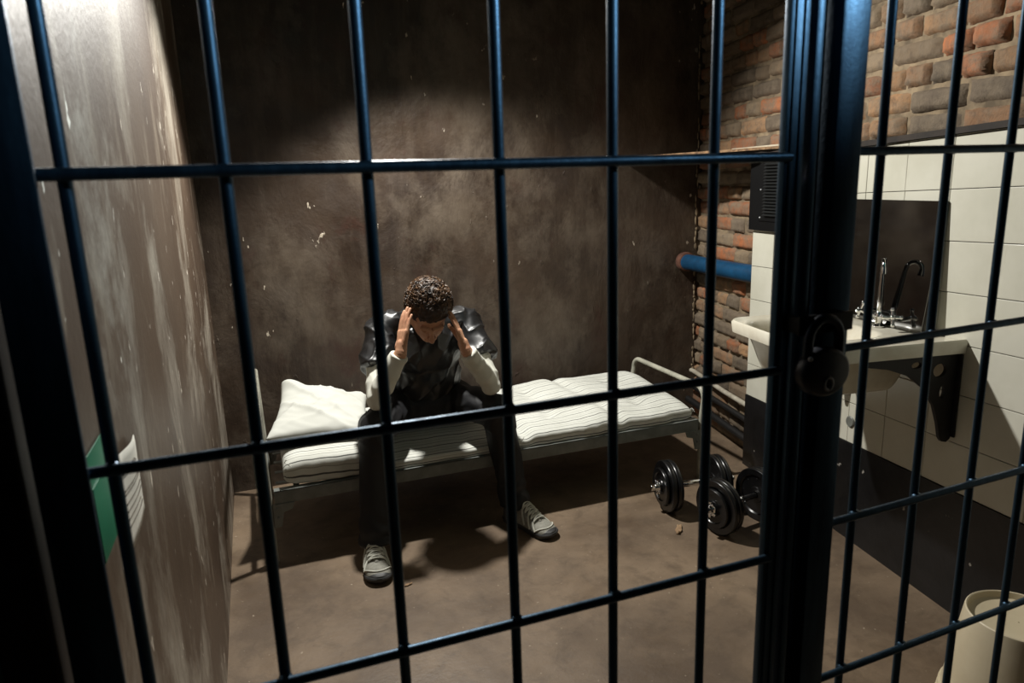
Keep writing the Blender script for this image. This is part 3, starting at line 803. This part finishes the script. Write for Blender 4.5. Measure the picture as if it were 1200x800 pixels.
# shoes
def shoe(toe, heel, sgn):
    toe = Vector(toe); heel = Vector(heel); d = (toe - heel); L = d.length; ang = math.atan2(d.y, d.x) + PI / 2
    Rm = Matrix.Rotation(ang, 4, 'Z'); mid = (toe + heel) / 2
    MX = Matrix.Translation(mid - Vector(PO)) @ Rm
    # outline half widths along the shoe (v: 0 heel .. 1 toe)
    def hw(v):
        a = .036 + .014 * sst(.25, .75, v)
        e = min(1, v / .10); f = min(1, (1 - v) / .20)
        return a * math.sqrt(max(0, 1 - (1 - e) ** 2)) * (max(0, 1 - (1 - f) ** 2)) ** .5
    def cx(v): return sgn * -.007 * math.sin(PI * v) + sgn * .004 * v
    def topz(v):     # upper ridge height
        return (.112 if v < .32 else .112 - .056 * sst(.32, .76, v)) - .018 * sst(.80, 1.0, v) + (.0 if v > .1 else 0)
    nV, nA = 40, 22
    def shell(zlo, fn, cut0=0, cut1=1, w_=1.0, grow=0):
        bm = bmesh.new(); R_ = []
        for i in range(nV + 1):
            v = cut0 + (cut1 - cut0) * i / nV; ring = []
            for j in range(nA + 1):
                a = PI * j / nA; c = math.cos(a); s_ = math.sin(a)
                x = cx(v) + (hw(v) * w_ + grow) * math.copysign(abs(c) ** .8, c)
                tz = fn(v); hgt = max(.002, (tz - zlo) * min(1, .35 + (hw(v) / .03))) + grow
                z = zlo + hgt * s_ ** .75
                y = -(v - .5) * L + 0
                ring.append(bm.verts.new((x, y, z)))
            R_.append(ring)
        for i in range(nV):
            for j in range(nA): bm.faces.new((R_[i][j], R_[i + 1][j], R_[i + 1][j + 1], R_[i][j + 1])).smooth = True
        for i in range(nV): bm.faces.new((R_[i][0], R_[i][nA], R_[i + 1][nA], R_[i + 1][0]))
        for r in (R_[0], R_[-1]):
            try: bm.faces.new(r)
            except ValueError: pass
        bmesh.ops.remove_doubles(bm, verts=bm.verts, dist=.00005)
        bmesh.ops.recalc_face_normals(bm, faces=bm.faces); return bm
    def out(bm, name, mat, parent):
        bm.transform(MX); m_ = MB(); m_.bm.free(); m_.bm = bm; return m_.build(name, mat, parent, angle=50)
    up = out(shell(.022, topz, .012, .988), 'shoe', MT['shoegrey'], man)
    # sole
    bm = bmesh.new(); lv = []
    for (z, g) in ((.0, -.004), (.004, .0), (.016, .003), (.022, .005), (.027, .002)):
        ring = []
        for k in range(64):
            v = .5 - .5 * math.cos(PI * (k / 32 if k <= 32 else (64 - k) / 32)); s_ = 1 if k <= 32 else -1
            h_ = hw(max(.0005, min(.9995, v))); rise = .012 * sst(.8, 1, v)
            ring.append(bm.verts.new((cx(v) + s_ * (h_ + g * min(1, h_ / .02)), -(v - .5) * (L + 2 * g), z + (rise if z < .01 else rise * .6))))
        lv.append(ring)
    for i in range(4):
        for k in range(64): bm.faces.new((lv[i][k], lv[i][(k + 1) % 64], lv[i + 1][(k + 1) % 64], lv[i + 1][k]))
    bm.faces.new(lv[0][::-1]); bm.faces.new(lv[-1]); bmesh.ops.remove_doubles(bm, verts=bm.verts, dist=.00005); bmesh.ops.recalc_face_normals(bm, faces=bm.faces)
    out(bm, 'sole', MT['sole'], up)
    # dark toe bumper and heel counter: shells slightly proud of the upper
    out(shell(.020, lambda v: .050 - .012 * sst(.80, 1, v) - .03 * (1 - sst(.78, .93, v)), .80, .994, 1.0, .0022), 'toe_bumper', MT['shoedark'], up)
    bm = shell(.020, lambda v: .100, .008, .34, 1.0, .002); out(bm, 'heel_counter', MT['shoedark'], up)
    # pale overlay ring across the toe and stripes down the sides
    m_ = MB()
    def surf(v, a, g=.002):
        c = math.cos(a); s_ = math.sin(a); x = cx(v) + (hw(v) + g) * math.copysign(abs(c) ** .8, c)
        return Vector((x, -(v - .5) * L, .022 + (max(.002, (topz(v) - .022) * min(1, .35 + hw(v) / .03)) + g) * s_ ** .75))
    for v0, v1 in ((.76, .90),):
        m_.tube([surf(v0 + (v1 - v0) * math.sin(PI * k / 20) , PI * (.06 + .88 * k / 20)) for k in range(21)], .0030, 8)
    for s_ in (0, 1):
        for v0 in (.42, .55, .66):
            m_.tube([surf(v0 + .10 * k / 8, (PI * (.30 - .26 * k / 8)) if s_ else (PI * (.70 + .26 * k / 8))) for k in range(9)], .0042, 8)
    m_.bm.transform(MX); m_.build('overlay', MT['lace'], up)
    m_ = MB()   # tongue
    m_.tube([surf(.70, PI / 2, -.009), surf(.5, PI / 2, -.012), surf(.36, PI / 2, -.012), surf(.30, PI / 2, -.002)], [.012, .017, .019, .016], 12)
    m_.bm.transform(MX); m_.build('tongue', MT['shoegrey'], up)
    m_ = MB()   # laces
    vs_ = [.68, .62, .56, .50, .44, .38, .33]
    for i, v in enumerate(vs_):
        w1 = .34 - .006 * i
        if i < len(vs_) - 1:
            for s_ in (1, -1):
                m_.tube([surf(v + (vs_[i + 1] - v) * k / 8, PI / 2 + s_ * PI * (.5 - w1) * (1 - 2 * k / 8) * 1.05, .007 + .006 * math.sin(PI * k / 8)) for k in range(9)], .0034, 6)
        m_.tube([surf(v, PI / 2 + PI * (.5 - w1) * (1 - 2 * k / 8) * 1.1, .006 + .005 * math.sin(PI * k / 8)) for k in range(9)], .0032, 6)
    for s_ in (1, -1):   # bow
        b = surf(.34, PI / 2, .014)
        m_.tube([b + Vector((s_ * .022 * math.sin(PI * k / 8), .010 * math.cos(PI * k / 8) - .010, .006 * math.sin(PI * k / 4) - .012 * (k / 8))) for k in range(9)], .0022, 6)
    m_.bm.transform(MX); m_.build('laces', MT['lace'], up)
shoe((.322, 2.465, 0), (.352, 2.760, 0), 1)
shoe((1.085, 2.525, 0), (.958, 2.790, 0), -1)

# ================================================================= DUMBBELLS
def dumbbell(loc, rz, label):
    r = empty('dumbbell', loc, rz); tag(r, label, 'dumbbell', 'dumbbells on the cell floor')
    def part(name, mat, fn):
        m = MB(); fn(m); return m.build(name, mat, r)
    ch = MT['chrome']
    part('bar', ch, lambda m: m.lathe([(.0125, -.205), (.014, -.203), (.014, -.20), (.0135, -.09), (.015, -.088), (.0155, 0), (.015, .088), (.0135, .09), (.014, .20), (.014, .203), (.0125, .205)], 'x', 24))
    for s in (-1, 1):
        for (x, R_) in ((.105, .119), (.132, .119), (.153, .086)):
            th = .0115 if R_ > .1 else .009
            pr = [(.015, -th * .9), (.034, -th * .9), (.036, -th * .45), (R_ * .72, -th * .45), (R_ * .76, -th), (R_ * .97, -th), (R_, -th * .6), (R_, th * .6), (R_ * .97, th), (R_ * .76, th), (R_ * .72, th * .45), (.036, th * .45), (.034, th * .9), (.015, th * .9)]
            def f(m, x=x, pr=pr, R_=R_, th=th):
                m.lathe([(a, h + s * x) for a, h in pr], 'x', 48, closed=True)
                for k in range(8 if R_ > .1 else 0):
                    a = 2 * PI * k / 8; m.sphere((s * (x) , .6 * R_ * math.cos(a), .6 * R_ * math.sin(a)), .008, (.9, 1, 1), sub=2)
            part('plate', MT['rubber'], f)
        def nut(m):
            m.lathe([(.0145, s * .163), (.026, s * .163), (.028, s * .167), (.028, s * .171), (.022, s * .175), (.021, s * .186), (.0145, s * .186)], 'x', 24, closed=True)
            for k in range(6):
                a = 2 * PI * k / 6; m.box((s * .163 - .0 if s > 0 else -.176, .024 * 0 - .007, .022), (s * .176 if s > 0 else -.163, .007, .036), .002, Matrix.Rotation(a, 3, 'X'), Vector((0, 0, 0)))
        part('star_collar', ch, nut)
    return r
dumbbell((1.793, 2.548, .120), math.radians(-9), 'chrome and black dumbbell on the floor nearer the cot')
dumbbell((1.875, 2.315, .120), math.radians(8), 'chrome and black dumbbell nearer the black wall base and the door')

# ================================================================= SINK
so = tuple(RW(-.23, .26, .955)); 
sink = empty('wall_sink', so); tag(sink, 'worn white enamel wall sink mounted on the tiled wall', 'sink')
ST0, ST1, SN = -.53, .085, .525; SZ = .957
def sd_round(px, py, hx, hy, r):
    qx = abs(px) - hx + r; qy = abs(py) - hy + r
    return math.hypot(max(qx, 0), max(qy, 0)) + min(max(qx, qy), 0) - r
bct, bcn, bht, bhn = -.155, .315, .200, .165   # basin centre and half sizes
bm = bmesh.new(); NA, NB = 72, 64; top = []; bot = []
tc = (ST0 + ST1) / 2; nc = SN / 2
for i in range(NA + 1):
    a_, b_ = [], []
    for j in range(NB + 1):
        u = -1 + 2 * i / NA; v = -1 + 2 * j / NB
        # square to rounded rectangle (only the room side corners are round)
        r = .07; hx = (ST1 - ST0) / 2; hy = SN / 2
        px = u * hx; py = v * hy
        if v > 0:
            cx_ = hx - r; cy_ = hy - r
            if abs(px) > cx_ and py > cy_:
                dx = abs(px) - cx_; dy = py - cy_; m_ = max(dx, dy); l_ = math.hypot(dx, dy)
                if l_ > 0: dx, dy = dx / l_ * m_, dy / l_ * m_
                px = math.copysign(cx_ + dx, px); py = cy_ + dy
        t = tc + px; n_ = nc + py
        sd = sd_round(t - bct, n_ - bcn, bht, bhn, .08)
        edge = min(hx - abs(u * hx), (hy - abs(v * hy)) if v > 0 else 9, hx - abs(u * hx))
        lip = .010 * math.exp(-((edge - .008) / .014) ** 2)
        z = SZ - .010 + lip - .150 * sst(.012, -.085, sd) if True else 0
        if edge < .0035: z -= .006
        a_.append(bm.verts.new(RW(t, n_ + .002, z) - Vector(so)))
        s2 = sst(.035, -.060, sd_round(t + .165, n_ - .25, .240, .205, .10)); zb = SZ - .045 - .165 * s2
        inb = 1.0
        b_.append(bm.verts.new(RW(tc + px * (.985), nc + (py if v < 0 else py * .985) + .002, min(zb, z - .012)) - Vector(so)))
    top.append(a_); bot.append(b_)
def sf(vs_):
    f = bm.faces.new(vs_); f.smooth = True
for i in range(NA):
    for j in range(NB):
        sf((top[i][j], top[i + 1][j], top[i + 1][j + 1], top[i][j + 1])); sf((bot[i][j], bot[i][j + 1], bot[i + 1][j + 1], bot[i + 1][j]))
for i in range(NA):
    sf((top[i][0], bot[i][0], bot[i + 1][0], top[i + 1][0])); sf((top[i][NB], top[i + 1][NB], bot[i + 1][NB], bot[i][NB]))
for j in range(NB):
    sf((top[0][j], top[0][j + 1], bot[0][j + 1], bot[0][j])); sf((top[NA][j], bot[NA][j], bot[NA][j + 1], top[NA][j + 1]))
bmesh.ops.recalc_face_normals(bm, faces=bm.faces)
m = MB(); m.bm.free(); m.bm = bm; m.build('basin', MT['ceramic'], sink, angle=60)
m = MB(); m.lathe([(.0, .0), (.022, 0), (.024, .002), (.02, .004), (.003, .004)], 'z', 20, RW(bct, bcn, SZ - .160)); m.build('drain', MT['chrome'], sink, so)
# tap
TT = -.222; tp = RW(TT, .085, SZ - .008)
tap = empty('tap', tp); tag(tap, 'chrome swan-neck tap with two cross handles at the back of the sink', 'tap')
m = MB(); m.lathe([(.022, 0), (.023, .004), (.014, .010), (.012, .02), (.016, .03), (.016, .045), (.010, .055)], 'z', 20, tp)
m.tube([RW(TT - .055, .085, SZ + .03), RW(TT + .055, .085, SZ + .03)], .010, 14); m.build('tap_body', MT['chrome'], tap, tp)
m = MB(); dd = (-E * .80 + N * .6).normalized(); pts = [tp + Vector((0, 0, .05)), tp + Vector((0, 0, .09)), tp + Vector((0, 0, .16)) , tp + Vector((0, 0, .20))]
for k in range(1, 11):
    a = PI - (PI * 1.02) * k / 10; pts.append(tp + Vector((0, 0, .215)) + dd * (.026 + .026 * math.cos(a)) + Vector((0, 0, .030 * math.sin(a))))
pts.append(pts[-1] + Vector((0, 0, -.014)))
m.tube(pts, [.010, .0115, .0095, .0085] + [.0080] * 8 + [.0085, .0105, .0115], 14); m.build('spout', MT['chrome'], tap, tp)
for s in (-1, 1):
    hp = tp + E * (s * .058) + Vector((0, 0, .038)); ax = (E * s * .8 + N * .45 + Vector((0, 0, .35))).normalized()
    m = MB(); m.tube([hp - ax * .004, hp + ax * .03], .008, 12)
    q1 = ax.cross(Vector((0, 0, 1))).normalized(); q2 = ax.cross(q1)
    for q in (q1, q2):
        m.tube([hp + ax * .030 - q * .027, hp + ax * .030, hp + ax * .030 + q * .027], [.0055, .0065, .0055], 10)
        m.sphere(hp + ax * .030 - q * .028, .0078, sub=2); m.sphere(hp + ax * .030 + q * .028, .0078, sub=2)
    m.sphere(hp + ax * .034, .010, sub=2); m.build('cross_handle', MT['chrome'], tap, tp)
# cast iron brackets below the sink
for (tt, lab) in ((-.50, 'black cast iron bracket with round holes under the near end of the sink'), (.04, 'black cast iron bracket under the far end of the sink')):
    oo = RW(tt, 0, .60); br = empty('sink_bracket', oo); tag(br, lab, 'bracket')
    outer = [(.002, .312), (.36, .312), (.36, .290), (.27, .275), (.19, .245), (.125, .195), (.085, .135), (.062, .07), (.050, .02), (.040, .006), (.022, .002), (.010, .012), (.002, .05)]
    def circ(cx_, cy_, a, b): return [(cx_ + a * math.cos(2 * PI * k / 20), cy_ + b * math.sin(2 * PI * k / 20)) for k in range(20)]
    holes = [circ(.075, .255, .026, .024), circ(.058, .18, .011, .024), circ(.165, .280, .02, .012)]
    MX = Matrix(((N.x, 0, E.x, 0), (N.y, 0, E.y, 0), (0, 1, 0, 0), (0, 0, 0, 1)))
    extrude_poly('web', outer, holes, .012, MT['iron'], br, MX)
    m = MB(); P = []
    for (n_, z) in ((.003, .02), (.009, .02), (.009, .306), (.003, .306)):
        for dt in (-.02, .02): P.append(RW(tt + dt, n_, .60 + z))
    m.poly(P, [(0, 1, 3, 2), (2, 3, 5, 4), (4, 5, 7, 6), (6, 7, 1, 0), (0, 2, 4, 6), (1, 7, 5, 3)]); m.build('wall_flange', MT['iron'], br, oo, smooth=False)
# leaning dark mirror
mo = RW(-.17, .03, .953)
mir = empty('mirror', mo); tag(mir, 'dark frameless mirror leaning against the tiles behind the tap', 'mirror')
def mirror_pt(t, h, d): # h along the leaning panel
    zz = .953 + h * .993; nn = .056 - h * .115; return RW(t, nn + d, zz)
def mpanel(m, t0, t1, d0, d1, h0=0, h1=.445):
    P = [mirror_pt(t, h, d) for h in (h0, h1) for d in (d0, d1) for t in (t0, t1)]
    m.poly(P, [(0, 1, 3, 2), (4, 6, 7, 5), (0, 4, 5, 1), (2, 3, 7, 6), (0, 2, 6, 4), (1, 5, 7, 3)])
m = MB(); mpanel(m, -.395, .09, .0035, .006); m.build('glass', MT['mirror'], mir, mo, smooth=False)
m = MB(); mpanel(m, -.395, .09, -.003, .0033); m.build('backing', MT['darkwood'], mir, mo, smooth=False)
# drain plug on the wall, small nail hole
m = MB(); pc = RW(-.01, 0, .505)
rg = [(.0, .001), (.020, .001), (.024, .004), (.020, .008), (.001, .009)]
ring = []
for (r, h) in rg: ring.append([m.bm.verts.new(pc + E * r * math.cos(2 * PI * k / 24) + N * h + Vector((0, 0, r * math.sin(2 * PI * k / 24)))) for k in range(24)])
for i in range(len(ring) - 1):
    for k in range(24): m.bm.faces.new((ring[i][k], ring[i][(k + 1) % 24], ring[i + 1][(k + 1) % 24], ring[i + 1][k]))
bmesh.ops.remove_doubles(m.bm, verts=m.bm.verts, dist=.0001)
tag(m.build('wall_plug', MT['greyplug'], None, tuple(pc)), 'round grey plug set in the tiles low under the sink', 'plug')

# ================================================================= BUCKET
bo2 = (1.815, 1.095, 0)
bk = empty('bucket', bo2); tag(bk, 'cream plastic bucket standing upside down by the black wall base', 'bucket')
m = MB(); m.lathe([(.170, .002), (.1745, .002), (.1745, .012), (.170, .014), (.1255, .322), (.124, .328), (.121, .330), (.118, .328), (.114, .312), (.108, .309), (.002, .309), (.002, .306), (.107, .306), (.118, .300), (.165, .012)], 'z', 64, bo2, closed=True)
m.build('shell', MT['bucket'], bk, bo2)
m = MB()
for z in (.070, .052, .034): m.lathe([(.158, z - .004), (.167 + (.07 - z) * .15, z - .0035), (.167 + (.07 - z) * .15, z + .0035), (.155, z + .004)], 'z', 64, bo2, closed=True)
m.build('rim_rings', MT['bucket'], bk, bo2)
for a in (2.78, 2.78 - PI):
    m = MB(); m.box((.150, -.018, .076), (.182, .018, .104), .004, Matrix.Rotation(a, 3, 'Z'), Vector((0, 0, 0)))
    m.tube([Vector((math.cos(a) * .160, math.sin(a) * .170, .082)), Vector((math.cos(a) * .200, math.sin(a) * .200, .082))], .008, 12)
    m.build('handle_lug', MT['bucket'], bk)

# ================================================================= SMALL THINGS
# green holder and paper on the left wall
go = (XL + .002, 1.0, 1.12)
gh = empty('leaflet_holder', go); tag(gh, 'green plastic leaflet holder fixed to the left wall behind the door stile', 'holder')
m = MB(); m.box((XL + .001, .925, 1.045), (XL + .003, 1.10, 1.19), .001); m.build('back_plate', MT['green'], gh, go)
m = MB(); m.box((XL + .0035, .93, 1.05), (XL + .0055, 1.09, 1.150), .0005); m.box((XL + .002, .93, 1.05), (XL + .005, .932, 1.150), .0003)
m.build('pocket', MT['green'], gh, go)
mo2 = (XL + .003, 1.15, 1.06); m = MB(); n1, n2 = 14, 10; g = []
for i in range(n1 + 1):
    rr = []
    for j in range(n2 + 1):
        u = i / n1; v = j / n2; y = 1.083 + .150 * u - (.012 * (1 - v) if i == n1 else 0); z = .985 + .150 * v + (.010 * u * (1 - v) if v < .3 else 0) - .012 * u * v
        if i == n1 and j == n2: y -= .02
        rr.append(m.bm.verts.new((XL + .005 + .006 * math.sin(PI * u * .9) ** 2 * (.4 + .6 * v) + .001, y, z)))
    g.append(rr)
for i in range(n1):
    for j in range(n2): m.bm.faces.new((g[i][j], g[i + 1][j], g[i + 1][j + 1], g[i][j + 1]))
pp = m.build('paper_sheet', MT['paper'], None, mo2); sd = pp.modifiers.new('thick', 'SOLIDIFY'); sd.thickness = .0012
tag(pp, 'curled white printed paper on the left wall beside the green holder', 'paper')
m = MB()
for j, (v, ww) in enumerate(((.80, .6), (.62, .9), (.58, .9), (.48, .85), (.40, .9), (.32, .7), (.24, .85))):
    pts = []
    for i in range(9):
        u = .08 + ww * .85 * i / 8; pts.append((XL + .0070 + .006 * math.sin(PI * u * .9) ** 2 * (.4 + .6 * v), 1.083 + .150 * u, .985 + .150 * v - .012 * u * v))
    m.tube(pts, .0009 if j else .003, 4)
m.build('printed_lines', MT['print_grey'], pp, mo2)
# litter on the floor
def scrap(x, y, s, label, seed, rz):
    m = MB(); r = random.Random(seed); g = []
    for i in range(9):
        rr = []
        for j in range(4):
            wv = .35 + .65 * math.sin(PI * (i + .5) / 9); 
            rr.append(m.bm.verts.new(Matrix.Rotation(rz, 3, 'Z') @ Vector(((i - 4) * s * .12, (j - 1.5) * s * .11 * wv + r.uniform(-.1, .1) * s * .3, .002 + abs(r.gauss(0, .05)) * s))))
        g.append(rr)
    for i in range(8):
        for j in range(3): m.bm.faces.new((g[i][j], g[i + 1][j], g[i + 1][j + 1], g[i][j + 1]))
    o = m.build('paper_scrap', MT['scrap'], None, angle=20); o.location = (x, y, .001)
    sd = o.modifiers.new('thick', 'SOLIDIFY'); sd.thickness = .001; return tag(o, label, 'litter')
scrap(1.61, 2.38, .085, 'crumpled brown paper scrap on the floor in front of the dumbbells', 3, .9)
scrap(.425, 2.43, .035, 'tiny pale crumb of litter on the floor beside the left shoe', 8, .3)
